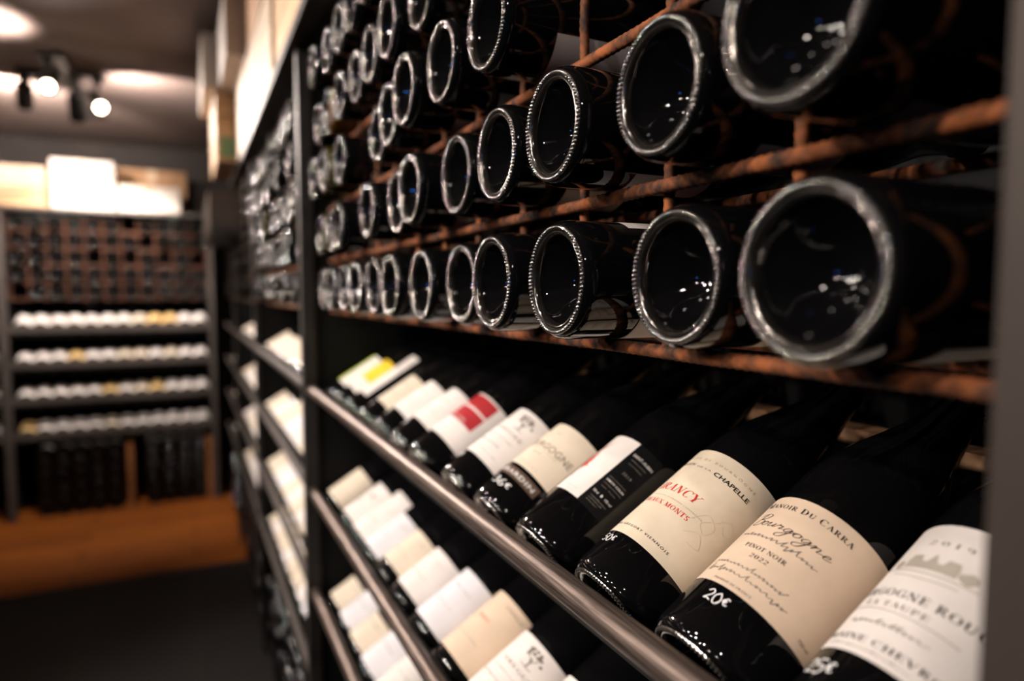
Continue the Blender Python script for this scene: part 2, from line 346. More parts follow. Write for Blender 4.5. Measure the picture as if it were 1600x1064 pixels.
def patch_pts(R, s0, s1, p0, p1, n=28):
    """paper wrapped from angle p0 to p1 (degrees), with thickness so that it stands off the glass"""
    vs, fs = [], []
    for i in range(n+1):
        a = radians(p0+(p1-p0)*i/n)
        for s in (s0, s1): vs.append((R*cos(a), R*sin(a), s))
        if i: b = 2*i; fs.append((b-2, b, b+1, b-1))
    return vs, fs
_pc = {}
def patch_mesh(name, mat, s0, s1, p0, p1, R=RB+.00025, n=28):
    k = (name, mat, s0, s1, p0, p1, R)
    if k not in _pc:
        mb = MB(); mb.add(*patch_pts(R, s0, s1, p0, p1, n), 0, True); _pc[k] = mb.mesh(name, [M[mat]])
    return _pc[k]
def axis_matrix(x, y, z, tilt=0.0, roll=0.0):
    c, s = cos(tilt), sin(tilt)
    m = Matrix(((-s, 0, c), (0, -1, 0), (c, 0, s))).to_4x4()     # columns: up-normal, -Y, axis
    return at(x, y, z) @ m @ Matrix.Rotation(roll, 4, 'Z')
TOP = []
def fine_bottle(mat, label, group, labels=(), glassm='glass', name='wine_bottle', texts=(), marks=()):
    """labels: (part name, material, s0, s1, phi0, phi1); texts: (label index, part name, ink, shape, s, phi0, phi1, height)"""
    root = link(name, None, None, mat); root.empty_display_size = .05
    tag(root, label, 'wine bottle', group)
    link('glass_body', BODY[glassm], root); link('punted_base', BASE[glassm], root); link('capsule', CAP, root)
    lo = []
    for nm, mt, s0, s1, p0, p1 in labels:
        R = RB+.00025+.00016*len(lo)
        lo.append(link(nm, patch_mesh(nm, mt, s0, s1, p0, p1, R), root))
    for li, nm, ink, shape, s, p0, p1, h in texts:
        R = RB+.0004+.00016*max(0, li); vs, fs = fit(shape, radians(p0)*R, radians(p1)*R, h)
        v3, f3 = bisect_map(vs, fs, R, s, 0)
        mb = MB(); mb.add(v3, f3); build(mb, nm, ink, lo[li] if li >= 0 else root)
    return root

# ------------------------------------------------------------------ shelving (local frame: x into the shelf, y along it, z relative to eye)
TILT = radians(31.1)
ZC, PZ = -.0358, .1005            # lowest bar of the rack grid and its pitch
XM = .2635                        # grid plane
XF = .22                          # front plane of posts and rails
ZA = [-.194, -.402, -.612, -.82]  # display rails
ZTOP = .494
BX, BZ = .26, -.2223              # base centre of a bottle on the first display shelf
def rod(mb, p0, p1, r, ribbed=False, n=10, mi=0):
    if not ribbed: mb.cyl(p0, p1, r, 8, mi); return
    p0, p1 = Vector(p0), Vector(p1); d = p1-p0; l = d.length; k = int(l/.0016)
    T = Matrix.Translation(p0) @ d.to_track_quat('Z', 'Y').to_matrix().to_4x4()
    q = random.Random(int(l*1e4)+int(p0.y*1e3)+int(p0.z*977))
    wob = [(q.uniform(-1, 1)*.0005, q.uniform(-1, 1)*.0005) for _ in range(k//30+3)]
    vs, fs = [], []
    for i in range(k+1):
        z = l*i/k; u = i/30; j = int(u); t = u-j; ox = wob[j][0]*(1-t)+wob[j+1][0]*t; oy = wob[j][1]*(1-t)+wob[j+1][1]*t
        for m in range(n):
            a = 2*pi*m/n; rr = r+.0007*max(0, sin(2*pi*z/.0062+(a if m < n/2 else -a)*1.0))*abs(sin(a))-.0002
            vs.append((rr*cos(a)+ox, rr*sin(a)+oy, z))
            if i: fs.append(((i-1)*n+m, (i-1)*n+(m+1) % n, i*n+(m+1) % n, i*n+m))
    mb.add(vs, fs, mi, True, T)
def rack_grid(name, T, y0, y1, ycols, rows, label, ribbed, rust, parts=True, rear=True):
    root = link(name, None, None, T); tag(root, label, 'rebar grid')
    def part(nm, p0, p1, r, rb=False):
        mb = MB(); rod(mb, p0, p1, r, rb); build(mb, nm, rust, root).matrix_parent_inverse = Matrix.Identity(4)
    zt = min(ZC+PZ*rows-.012, .470)
    for r in range(rows): part('horizontal_bar', (XM, y0, ZC+PZ*r), (XM, y1, ZC+PZ*r), .0042, ribbed and r < 3)
    for y in ycols: part('upright_bar', (XM+.0066+.0014, y, ZC-.006), (XM+.0080, y, zt), .0036, ribbed and y < .8)
    if rear:
        for r in range(rows): part('rear_bar', (.355, y0, ZC+PZ*r), (.355, y1, ZC+PZ*r), .0042)
    return root
def display_board(mb, y0, y1, bx, bz):
    c, s = cos(TILT), sin(TILT)
    def P(sa, h): return (bx+sa*c-h*s, bz+sa*s+h*c)
    T = RB+.0006
    def slab(q):
        vs = [(x, y, z) for y in (y0, y1) for x, z in q]
        mb.add(vs, [(0, 1, 2, 3), (7, 6, 5, 4), (0, 4, 5, 1), (1, 5, 6, 2), (2, 6, 7, 3), (3, 7, 4, 0)])
    slab([P(-.006, -T-.006), P(.255, -T-.006), P(.255, -T), P(-.006, -T)])
    slab([P(-.006, -T), P(-.0025, -T), P(-.0025, -T+.018), P(-.006, -T+.018)])
def shelf_bay(T, y0, y1, label, posts, nrails=4, flat_rail=False, top=None, rail='rail', deep=.60):
    root = link('wine_shelf', None, None, T); tag(root, label, 'shelf')
    I4 = Matrix.Identity(4)
    for (a, b, m, *zt) in posts:
        zt = zt[0] if zt else ZTOP-.02
        mb = MB(); mb.box(XF-(.015 if y0 < 1 else .004), XF+.011, a, b, -H, zt, .002); build(mb, 'post', m, root)
        mb = MB(); mb.box(XF+.015+.3, XF+.045+.3, a, b, -H, zt, .002); build(mb, 'rear_post', 'panel', root)
        mb = MB(); mb.box(XF+.0112, XF+.3148, (a+b)/2-.004, (a+b)/2+.004, -H+.05, zt); build(mb, 'side_panel', 'panel', root)
    if top:
        mb = MB(); mb.box(XF-.032, deep, top[0], top[1], ZTOP-.0195, ZTOP, .002); build(mb, 'top_board', 'post', root)
    mb = MB(); mb.box(deep-.012, deep, y0, y1, -H+.02, ZTOP-.02); build(mb, 'back_panel', 'panel', root)
    for i in range(nrails):
        z = ZA[i]
        mb = MB()
        if flat_rail: mb.box(XF-.014, XF+.001, y0+.002, y1-.002, z-.034, z+.010, .003)
        else: mb.cyl((XF, y0+.001, z), (XF, y1-.001, z), .0095, 24)
        build(mb, 'front_rail', rail, root)
        mb = MB(); dz = z-ZA[0]; bx, bz = (BX, BZ) if i == 0 else (BX-.006, BZ-.0036)
        display_board(mb, y0+.002, y1-.002, bx, bz+dz); build(mb, 'display_board', 'panel', root)
    mb = MB(); mb.box(.545, .575, y0+.01, y1-.01, -.152, -.124); build(mb, 'rear_batten', 'wood', root)
    return root
I4 = Matrix.Translation((0, 0, H))
YL, YN = 1.40, .10
b1 = shelf_bay(I4, .112, 1.385, 'black shelf bay between the wide grey post and the first slim post, large bottles inside', [(.072, .112, 'near_post'), (1.385, 1.413, 'steel')], top=(.06, 1.4135))
b2 = shelf_bay(I4, 1.414, 2.58, 'black shelf bay just past the slim grey post, pale labels on sloping rows', [(2.58, 2.604, 'steel')], rail='post', top=(1.414, 2.6045))  # rails here and further along use darker steel to imitate weaker light
b3 = shelf_bay(I4, 2.605, 3.77, 'dark narrow shelf bay third along the side wall, under the grey cartons', [(3.77, 3.794, 'steel', .27)], rail='post', top=(2.605, 3.30))
b4 = shelf_bay(I4, 3.795, 4.60, 'dark shelf bay at the corner end of the side wall', [], rail='post')
# far unit: local x -> world +Y, local y -> world -X
TF = Matrix.Translation((.155, 4.7-XF+.015, H)) @ Matrix.Rotation(pi/2, 4, 'Z')
f1 = shelf_bay(TF, .03, 1.08, 'dark shelf unit across the far wall with four rows of white labels', [(0, .03, 'post'), (1.08, 1.12, 'post')], flat_rail=True, rail='post', top=(0, 1.12))
f2 = shelf_bay(TF, 1.121, 2.2, 'dark shelf unit at the far wall, mostly cut off by the picture edge', [(2.2, 2.23, 'post')], flat_rail=True, rail='post', top=(1.121, 2.23))
cols1 = [.1387+.1*k for k in range(13)]
rack_grid('rebar_grid', I4, .1135, 1.3835, cols1, 6, 'rusty ribbed rebar grid holding the large bottle bases', True, 'rust')
cols2 = [1.44+.0945*k for k in range(13)]
rack_grid('rebar_grid', I4, 1.4155, 2.5785, cols2, 6, 'rusty rebar grid in the bay past the slim grey post', False, 'rust')
cols3 = [2.63+.098*k for k in range(7)]
rack_grid('rebar_grid', I4, 2.6065, 3.30, cols3, 5, 'dim rusty rebar grid in the third bay along the side wall', False, 'rust')
colsf = [.038+.094*k for k in range(12)]
rack_grid('rebar_grid', TF, .0305, 1.0795, colsf, 5, 'brown rebar grid in the upper part of the far shelf unit', False, 'rust_far')

# ------------------------------------------------------------------ rack bottles, first bay (built with all their parts)
ORD = ['first', 'second', 'third', 'fourth', 'fifth', 'sixth', 'seventh', 'eighth', 'ninth', 'tenth', 'eleventh', 'twelfth', 'thirteenth', 'fourteenth']
XB = {(0, 0): (.2198, .001), (0, 1): (.2341, .0005), (0, 2): (.2171, -.001), (0, 3): (.2170, .003), (0, 4): (.2297, .0006), (0, 5): (.223, 0), (1, 0): (.2096, .0045), (1, 1): (.2248, .0052),
      (1, 2): (.2164, .003), (1, 3): (.2204, 0), (1, 4): (.2246, -.0015), (1, 5): (.2117, 0), (2, 3): (.2138, .0045), (2, 4): (.2127, .004), (2, 5): (.206, -.001)}   # base plane and sideways offset of single bottles
ROWN = ['bottom', 'second', 'third', 'fourth', 'fifth']
missing = {(2, 0), (2, 1), (2, 2), (3, 0), (3, 1), (3, 2), (3, 3), (4, 0), (4, 1), (4, 2), (4, 3), (4, 4), (4, 5), (2, 8), (1, 8)}
q = random.Random(21)
def text_block(seed, rows, s_mid, p0, p1, li, ink='inkgrey', h=.0016, pitch=.004):
    return [(li, 'small_print', ink, merge([scribble(seed+i, 14, .12)]), s_mid+(rows/2-i)*pitch, p0, p1-(i % 3)*4, h) for i in range(rows)]
for r in range(5):
    for k in range(12):
        if (r, k) in missing: continue
        x, dy = XB.get((r, k), (.221+q.uniform(-.008, .010), 0)); y = .1887+.1*k+dy; sc = .95 if r == 0 else .93; z = ZC+PZ*r+.0052+RB*sc
        g = 'glass'
        if (r, k) in ((2, 10), (1, 11)): g = 'glass_olive'
        if (r, k) in ((3, 10),): g = 'glass_amber'
        c = q.choice([150, 165, 185, 200, 230]); w = q.uniform(48, 62); m = q.choice(['greyp', 'white', 'cream', 'greyp', 'ivory'])
        labs = [('label', m, round(q.uniform(.046, .056), 3), round(q.uniform(.115, .128), 3), round(c-w), round(c+w))]
        tx = []
        desc = 'dark bottle in the front rusty grid'
        if (r, k) == (0, 2):
            labs = [('label', 'white', .047, .128, -42, 31), ('red_panel', 'darkred', .072, .128, -41, 26), ('back_label', 'white', .050, .118, 108, 176)]
            tx = [(0, 'label_stripe', 'white', _q((0, 0), (1, 0), (1, 1), (0, 1)), .098, -41, 26, .002)]
            tx += [(2, 'lettering', 'inkgrey', sans('JA-BEL', 1, .02), .0555, 112, 128, .0035)] + text_block(4, 9, .088, 112, 170, 2, h=.0017, pitch=.0046)
            desc = 'dark bottle with red-white label on top'
        elif (r, k) == (0, 1):
            labs = [('label', 'cream', .05, .12, 130, 215)]
        elif (r, k) == (0, 3):
            labs = [('label', 'white', .045, .115, 112, 190)]; tx = text_block(11, 4, .08, 118, 150, 0)
        elif (r, k) == (1, 5) or (r, k) == (2, 4):
            labs = [('label', 'greyp', .05, .12, -60, 60)] if r == 2 else [('label', 'greyp', .05, .12, 110, 200)]
        elif (r, k) == (1, 4):
            labs = [('label', 'greyp', .045, .125, -20, 70), ('green_patch', 'green', .075, .09, 8, 28)]
            desc = 'dark bottle with green-dotted label, rusty grid'
        elif (r, k) == (1, 1) or (r, k) == (1, 2): labs = [('label', 'greyp', .055, .125, 140, 220)]
        elif (r, k) == (0, 10): labs = [('label', 'white', .03, .12, 40, 150)]
        if g == 'glass_olive': desc = desc.replace('dark', 'olive-yellow')
        if g == 'glass_amber': desc = desc.replace('dark', 'amber')
        fine_bottle(axis_matrix(x, y, z, 0, q.uniform(-.05, .05)) @ Matrix.Scale(sc, 4), '%s, %s row, %s column from the wide post' % (desc, ROWN[r], ORD[k]),
                    'bottles lying in the large rebar grid', labs, g, texts=tx)

# ------------------------------------------------------------------ first display shelf
def disp(i, y, roll=0, dx=0):
    bx, bz = (BX, BZ) if i == 0 else (BX-.006, BZ-.0036)
    return axis_matrix(bx, y, bz+ZA[i]-ZA[0], TILT, radians(roll))
GA = 'bottles on the first sloping shelf'
bourg = script('Bourgogne')
fine_bottle(disp(0, .195), 'dark bottle with white estate label, beside the wide grey post on the first sloping shelf', GA,
    [('label', 'white', .0405, .133, -92, 78)],
    texts=[(0, 'lettering', 'inkgrey', serif('2019', gap=.35), .119, -24, 8, .0032), (0, 'engraving', 'inkfaint', castle(), .102, -45, 24, .018),
           (0, 'lettering', 'ink', serif('BOURGOGNE ROUGE'), .0812, -66, 50, .0048), (0, 'lettering', 'inkgrey', serif('LA TAUPE'), .0735, -36, 12, .0034),
           (0, 'rule', 'inkgrey', _q((0, 0), (1, 0), (1, .004), (0, .004)), .0693, -50, 34, .0004), (0, 'signature', 'inkgrey', scribble(5, 12), .061, -38, 22, .005),
           (0, 'lettering', 'ink', serif('DOMAINE CHEVROT'), .0497, -62, 46, .0036), (0, 'small_print', 'inkgrey', scribble(8, 16, .1), .0445, -40, 24, .0014),
           (-1, 'price_mark', 'chalk', price('25€'), .028, -40, -14, .010)])
fine_bottle(disp(0, .2867), 'dark bottle with tan label in black script, second along from the wide grey post', GA,
    [('label', 'tan', .0385, .1165, -88, 88)],
    texts=[(0, 'lettering', 'ink', serif('MANOIR DU CARRA', gap=.07, cap_first=1.15, small=.92), .1078, -36, 53, .0044),
           (0, 'script_lettering', 'ink', bourg, .0915, -33, 48.7, .0155), (0, 'script_lettering', 'inkgrey', scribble(15, 17), .0805, -33, 46, .0065),
           (0, 'lettering', 'ink', serif('PINOT NOIR'), .0713, -13.7, 27, .0030), (0, 'lettering', 'ink', serif('2022'), .0650, -.7, 16.5, .0030),
           (0, 'script_lettering', 'inkgrey', scribble(22, 18), .0555, -32, 43, .0055), (0, 'script_lettering', 'inkgrey', scribble(31, 18), .0495, -33, 50, .0058),
           (0, 'small_print', 'inkgrey', serif('PRODUIT DE FRANCE'), .0418, -12, 25.6, .0016),
           (0, 'small_print', 'inkgrey', sans('750 ml', 1, .01), .0447, 68, 80, .0022),
           (-1, 'price_mark', 'chalk', price('20€'), .0300, -5, 17, .0085)])
fine_bottle(disp(0, .3798), 'dark bottle with cream label lettered in red and black, third from the wide grey post', GA,
    [('label', 'ivory', .0372, .1335, -85, 84)],
    texts=[(0, 'lettering', 'inktan', sans('VINS DE BOURGOGNE', 1.9), .1232, -27, 60.5, .0020), (0, 'lettering', 'inkgrey', sans('MAISON', 1, .005, .25), .1160, -32, -8, .0026),
           (0, 'lettering', 'inkgrey', sans('DE LA', 1.2), .1150, -4, 15, .0014),
           (0, 'lettering', 'ink', sans('CHAPELLE', 1.02, .022), .1150, 19, 61.5, .0036), (0, 'red_lettering', 'inkred', serif('IRANCY', .22, .05), .0895, -26, 32, .0072),
           (0, 'lettering', 'inkfaint', sans("APPELLATION D'ORIGINE CONTRÔLÉE", 1.15), .0800, -26, 45, .0013), (0, 'red_lettering', 'inkred', serif('BEAUX MONTS'), .0738, -26, 35.5, .0040),
           (0, 'lettering', 'ink', sans('PAR GREGORY VIENNOIS', 1.45, .008), .0458, -31, 46, .0019),
           (0, 'ornament', 'inkorn', merge([ribbon([(0, 0), (.3, .5), (.7, .3), (.6, -.1), (.3, .1), (.5, .4)], .015), ribbon([(.6, .5), (.9, .9), (1.2, .6), (1, .4), (.8, .6)], .015), ribbon([(.1, -.5), (.5, -.2), (.8, -.6), (.4, -.7)], .015)]), .078, 36, 74, .034),
           (-1, 'price_mark', 'chalk', price('50€'), .0300, -26, -4, .0075)])
fine_bottle(disp(0, .4775), 'dark bottle with red fish drawn on white label beside a black back label', GA,
    [('label', 'white', .0468, .1202, -75, 24.5), ('back_label', 'black', .0460, .1198, 25, 61)],
    texts=[(0, 'fish_drawing', 'inkred', rot90(fish()), .086, -28, -8, .048), (0, 'small_print', 'inkfaint', sans('VIN BLANC', 1.3), .0535, -8, 14, .0012),
           (0, 'small_print', 'inkfaint', sans('2019', 1.3), .0500, -2, 10, .0011),
           (1, 'lettering', 'inkwhite', sans('SAINT-AUBIN', 1), .1085, 29, 58, .0029), (1, 'small_print', 'inkgrey', sans('APPELLATION', 1.1), .1035, 32, 54, .0014), (1, 'small_print', 'inkgrey', sans('CONTRÔLÉE', 1.1), .0995, 33, 53, .0013),
           (1, 'lettering', 'inkgrey', sans('2019', 1.2), .0895, 37, 50, .0027), (1, 'lettering', 'inkgrey', sans('Mis en bouteille par', 1), .0800, 30, 55, .0014), (1, 'lettering', 'inkwhite', sans('SIMON COLIN', 1.15, .01), .0765, 30, 56, .0020),
           (1, 'small_print', 'inkgrey', sans('à Chassagne-Montrachet', 1), .0728, 30, 57, .0015), (1, 'small_print', 'inkgrey', sans('www · France', 1), .0693, 31, 53, .0012),
           (1, 'lettering', 'inkwhite', sans('750 ml', 1, .01), .0620, 29, 37, .0022), (1, 'lettering', 'inkwhite', sans('13% vol', 1, .01), .0620, 47, 57, .0022), (1, 'emblem', 'inkwhite', blob(0, 0, 1, 8, 2), .0622, 40.5, 43.5, .0030),
           ] + text_block(41, 3, .0535, 31, 56, 1, 'inkgrey', .0012, .0026))
fine_bottle(disp(0, .5702), 'dark bottle with cream label and brown band, price in white marker', GA,
    [('label', 'cream', .0483, .1110, -80, 66), ('brown_band', 'brown', .0335, .0440, -62, 60)],
    texts=[(0, 'lettering', 'inkgrey', sans('BOURGOGNE', 1.05, .004), .0800, -34, 62, .0075), (0, 'small_print', 'inktan', sans('2020', 1.1), .0985, 4, 14, .0014), (0, 'small_print', 'inktan', sans('APPELLATION D\'ORIGINE', 1), .0740, -22, 42, .0012),
           (0, 'lettering', 'inktan', sans('2019', 1.1), .0690, 0, 18, .0026), (0, 'small_print', 'inktan', sans('V I N C E N T', 1.5), .0540, -8, 36, .0014),
           (1, 'lettering', 'inkwhite', sans('GIRARDIN', 1.12, .02), .0385, -24, 54, .0046), (-1, 'price_mark', 'chalk', price('36€'), .0240, -6, 30, .0085)])
def tree_label(i, y, label, lab='white'):
    o = 0 if i == 0 else -.022
    return fine_bottle(disp(i, y), label, GA if i == 0 else 'bottles on the second sloping shelf', [('label', lab, .036+o, .1130+o, -85, 80)],
        texts=[(0, 'tree_emblem', 'inkgrey', tree_emblem(), .097+o, 14, 48, .021), (0, 'lettering', 'inkgrey', serif('SIRUGUE', gap=.12), .0795+o, -8, 52, .0042),
               (0, 'small_print', 'inkfaint', scribble(51, 12, .1), .0690+o, -20, 50, .002), (0, 'lettering', 'inkgrey', serif('BOURGOGNE', gap=.15), .0580+o, -24, 36, .0022), (0, 'small_print', 'inkfaint', scribble(53, 18, .1), .0460+o, -20, 50, .002),
               ]+([(-1, 'price_mark', 'chalk', price('22€'), .0275, -34, -4, .0085)] if i == 0 else []))
tree_label(0, .663, 'dark bottle with grey tree emblem on white label, first sloping shelf')
fine_bottle(disp(0, .784), 'dark bottle with large red block on white label, upper shelf', GA,
    [('label', 'white', .036, .1145, -85, 78), ('red_block', 'red', .066, .1120, -80, 56)],
    texts=[(1, 'white_line', 'white', _q((0, 0), (1, 0), (1, 1), (0, 1)), .090, -80, 56, .0028), (1, 'small_print', 'inkwhite', sans('ROUGE', 1.2), .0705, -8, 34, .003)])
plain = [(.869, 'white', .04, .108, -85, 76, 'plain white label, next to the red-block bottle'), (.960, 'white', .038, .106, -85, 76, 'plain white label, second beyond the red-block bottle'),
         (1.051, 'cream', .036, .105, -85, 76, 'broad cream-white label, third beyond the red-block bottle')]
for y, m, s0, s1, p0, p1, d in plain:
    fine_bottle(disp(0, y), 'dark bottle with '+d+', upper shelf', GA, [('label', m, s0, s1, p0, p1)], texts=[(0, 'small_print', 'inkfaint', scribble(int(y*100), 9, .1), .085, -10, 40, .003), (0, 'small_print', 'inkfaint', scribble(int(y*90), 12, .1), .06, -10, 40, .002), (-1, 'price_mark', 'chalk', price('2%d€' % (int(y*10) % 2*3)), .026, -30, 0, .009)])
fine_bottle(disp(0, 1.160), 'dark bottle with long pinkish-white label turned aside, dark glass showing', GA, [('label', 'white', .034, .145, -100, 34)])
fine_bottle(disp(0, 1.252), 'dark bottle with yellow-topped white label, second from the slim grey post', GA, [('label', 'white', .032, .062, -85, 76), ('yellow_panel', 'yellow', .0622, .118, -85, 76)])
fine_bottle(disp(0, 1.340), 'dark bottle with half lime-green, half white label, against the slim grey post', GA, [('label', 'white', .032, .118, 8.5, 80), ('lime_panel', 'lime', .032, .118, -92, 8)])
# second and third display shelves of the first bay
tree_label(1, .595, 'dark bottle with grey tree emblem on white label, second sloping shelf')
fine_bottle(disp(1, .502), 'dark bottle with plain white label at the bottom picture edge, second shelf', 'bottles on the second sloping shelf', [('label', 'white', .015, .09, -85, 76)])
fine_bottle(disp(1, .681), 'dark bottle with tan script label on the second sloping shelf', 'bottles on the second sloping shelf', [('label', 'tan', .016, .103, -88, 85)],
    texts=[(0, 'red_lettering', 'inkred', serif('IRANCY', .2), .068, -8, 22, .004), (0, 'lettering', 'inkgrey', sans('CHAPELLE'), .094, 20, 60, .003), (0, 'small_print', 'inkfaint', scribble(61, 14, .1), .042, -20, 40, .003)])
e_rest = [(.769, 'bluewhite', 'cool white', .014, .094), (.863, 'white', 'pinkish white', .018, .086), (.948, 'cream', 'cream', .022, .084), (1.032, 'bluewhite', 'cool white', .012, .086), (1.116, 'white', 'white', .012, .107), (1.205, 'white', 'white', .014, .094)]
for j, (y, m, dn, s0, s1) in enumerate(e_rest):
    fine_bottle(disp(1, y), 'dark bottle with %s label, second sloping shelf, %s beyond the tan script label' % (dn, ORD[j]), 'bottles on the second sloping shelf', [('label', m, s0, s1, -85, 78)],
        texts=[(0, 'small_print', 'inkgrey' if j == 0 else 'inkfaint', scribble(70+j, 12, .1), .072, -12, 46, .0026), (0, 'small_print', 'inkfaint', scribble(90+j, 14, .1), .045, -20, 40, .003)] + ([(0, 'red_mark', 'inkred', blob(0, 0, 1, 8, 3), .068, 20, 30, .006)] if j == 5 else []))
fine_bottle(disp(1, 1.3415+.0005), 'dark bottle with cream label against the slim grey post, second sloping shelf', 'bottles on the second sloping shelf', [('label', 'cream', .012, .086, -85, 78)])
g_rest = [(.985, 'white', 'plain white'), (1.072, 'bluewhite', 'cool white'), (1.158, 'cream', 'cream'), (1.245, 'bluewhite', 'pale grey-white'), (1.336, 'cream', 'ivory')]
for j, (y, m, dn) in enumerate(g_rest):
    fine_bottle(disp(2, y), 'dark bottle with %s label, third sloping shelf, %s from the slim grey post' % (dn, ORD[4-j]), 'bottles on the third sloping shelf', [('label', m, .012, (.086, .08, .070, .085, .067)[j], -85, 78)],
        texts=[(0, 'small_print', 'inkgrey', scribble(110+j, 12, .1), .055, 0, 46, .003)])

# ------------------------------------------------------------------ bottles of the other bays (plain ones, too blurred in view to show more than glass and label)
SIMPLE = 0
def plain_bottle(mat, label, group, lab=None, g='glass_far'):
    global SIMPLE; SIMPLE += 1
    o = link('wine_bottle', LOWB[g], None, mat); tag(o, label, 'wine bottle', group)
    if lab: link('label', patch_mesh('label', *lab, RB+.0009, 20), o)
    return o
class Mass:
    def __init__(s): s.mb = MB()
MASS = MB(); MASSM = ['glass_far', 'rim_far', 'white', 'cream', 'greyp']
def mass_bottle(mat, lab=None):
    pr = body_prof(); n = 12
    MASS.lathe([pr[i] for i in (0, 3, 6, 9, 12, 16, 17)], n, 0, mat)
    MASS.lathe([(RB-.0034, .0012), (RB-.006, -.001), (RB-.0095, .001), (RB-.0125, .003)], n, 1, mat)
    MASS.lathe([(RB-.0125, .003), (RB-.02, .018), (1e-4, .034)], n, 0, mat)
    if lab: MASS.add(*patch_pts(RB+.0018, lab[1], lab[2], lab[3], lab[4], 12), MASSM.index(lab[0]), True, mat)
# second bay: rack
q = random.Random(5)
W = ['white', 'white', 'cream', 'white', 'cream', 'bluewhite']
for r in range(5):
    for k in range(12):
        y = 1.4872+.0945*k; z = ZC+PZ*r+.0058+RB
        if (r, k) in ((0, 5), (2, 7), (3, 3), (4, 1)): continue
        lab = None
        if k in (0, 3, 4) and r != 0: lab = ('white' if k == 3 else 'cream', .03, .115, 40, 140)
        elif q.random() < .14: lab = (q.choice(W), .045, .12, 60, 130)
        plain_bottle(axis_matrix(.225+q.uniform(-.012, .012), y, z, 0, q.uniform(0, 6) if lab is None else 0), 'dark bottle base in the grid past the slim post, %s row up, %s column' % (ORD[r], ORD[k]), 'bottles lying in the second rebar grid', lab, 'glass_olive' if q.random() < .04 else 'glass_far')
for i in range(4):
    for k in range(12):
        lab = (q.choice(W) if i else 'cream', .013, round(q.uniform(.088, .108), 2), -85, 78)
        plain_bottle(disp(i, 1.475+.095*k), 'pale-labelled bottle in the bay past the slim post, %s sloping row, %s along' % (ORD[i], ORD[k]), 'labelled bottles in the second bay', lab)
# far unit: rack and four display rows
def far(m): return Matrix.Translation((.155, 4.7-XF+.015, 0)) @ Matrix.Rotation(pi/2, 4, 'Z') @ m
for r in range(5):
    for k in range(11):
        if q.random() < .15: continue
        plain_bottle(far(axis_matrix(.228+q.uniform(-.01, .02), .085+.094*k, ZC+PZ*r+.0058+RB, 0, q.uniform(0, 6))), 'dim bottle base in the far brown grid, %s row up, %s from its corner end' % (ORD[r], ORD[k]), 'bottles in the far rebar grid')
goldat = {(0, 2): 'gold', (0, 3): 'gold', (0, 12): 'cream', (1, 8): 'gold', (1, 5): 'cream', (1, 4): 'cream', (1, 2): 'cream', (2, 6): 'gold', (2, 3): 'gold', (2, 4): 'cream', (3, 11): 'gold', (3, 6): 'cream', (0, 4): 'cream'}
WN = {'gold': 'ochre', 'cream': 'cream', 'white': 'white'}
for i in range(4):
    for k in range(12):
        m = goldat.get((i, k), 'white')
        plain_bottle(far(disp(i, .083+.0855*k)), '%s-labelled bottle on the far unit, %s label row from the top, %s from corner' % (WN[m], ORD[i], ORD[k]), 'labelled bottles on the far unit', (m, .034, .11, -85, 85))
for i in range(4):
    plain_bottle(far(disp(i, 1.172)), 'pale-labelled bottle at the picture edge on the far unit, %s label row from top' % ORD[i], 'labelled bottles at the picture edge', ('white', .034, .11, -85, 85))
    mass_bottle(far(disp(i, 1.262)), ('white', .034, .11, -85, 85))
# remaining bays: one mass
for r in range(5):
    for k in range(11 if r < 3 else 6):
        mass_bottle(axis_matrix(.225+q.uniform(-.01, .012), 2.679+.098*k, ZC+PZ*r+.0058+RB, 0, 0), ('white', .045, .12, 60, 130) if q.random() < .3 else None)
    for k in range(8 if r < 3 else 0): mass_bottle(axis_matrix(.225+q.uniform(-.01, .012), 3.86+.09*k, ZC+PZ*r+.0058+RB, 0, 0))
for i in range(4):
    for k in range(11): mass_bottle(disp(i, 2.66+.097*k), (q.choice(['white', 'cream']), .012, .10, -85, 78))
    for k in range(7): mass_bottle(disp(i, 3.86+.09*k), (q.choice(['white', 'cream']), .012, .10, -85, 78))
for r in range(4):
    for k in range(11): mass_bottle(axis_matrix(.232+q.uniform(-.01, .01), 1.48+.096*k, -H+.006+RB+.084*r, 0, 0))
    for k in (*range(11), *range(13, 20)): mass_bottle(axis_matrix(.232+q.uniform(-.01, .01), 2.66+.096*k, -H+.006+RB+.084*r, 0, 0))
for r in range(5):
    for k in range(10):
        if k == 4 and r < 4 or k == 4: continue
        mass_bottle(far(axis_matrix(.232+q.uniform(-.01, .02), .115+.088*k+(.03 if k > 3 else 0), -H+.006+RB+.0835*r, 0, 0)), ('greyp', .03, .1, -60, 60) if r == 4 else None)
o = build(MASS, 'bottle_mass', MASSM); tag(o, 'dim stacked wine bottles filling the deep corner bays and floor-level racks', 'wine bottles', None, 'stuff')
# wooden dividers at the foot of the far unit
for i, y in enumerate((.052, .5)):
    mb = MB(); mb.box(.24, .52, y-.016, y+.016, -H+.003, -.925, .002)
    tag(build(mb, 'rack_divider', 'divider', None, TF), ['orange-brown wooden divider at the corner end of the far floor rack', 'orange-brown wooden divider in the middle of the far floor rack'][i], 'divider')

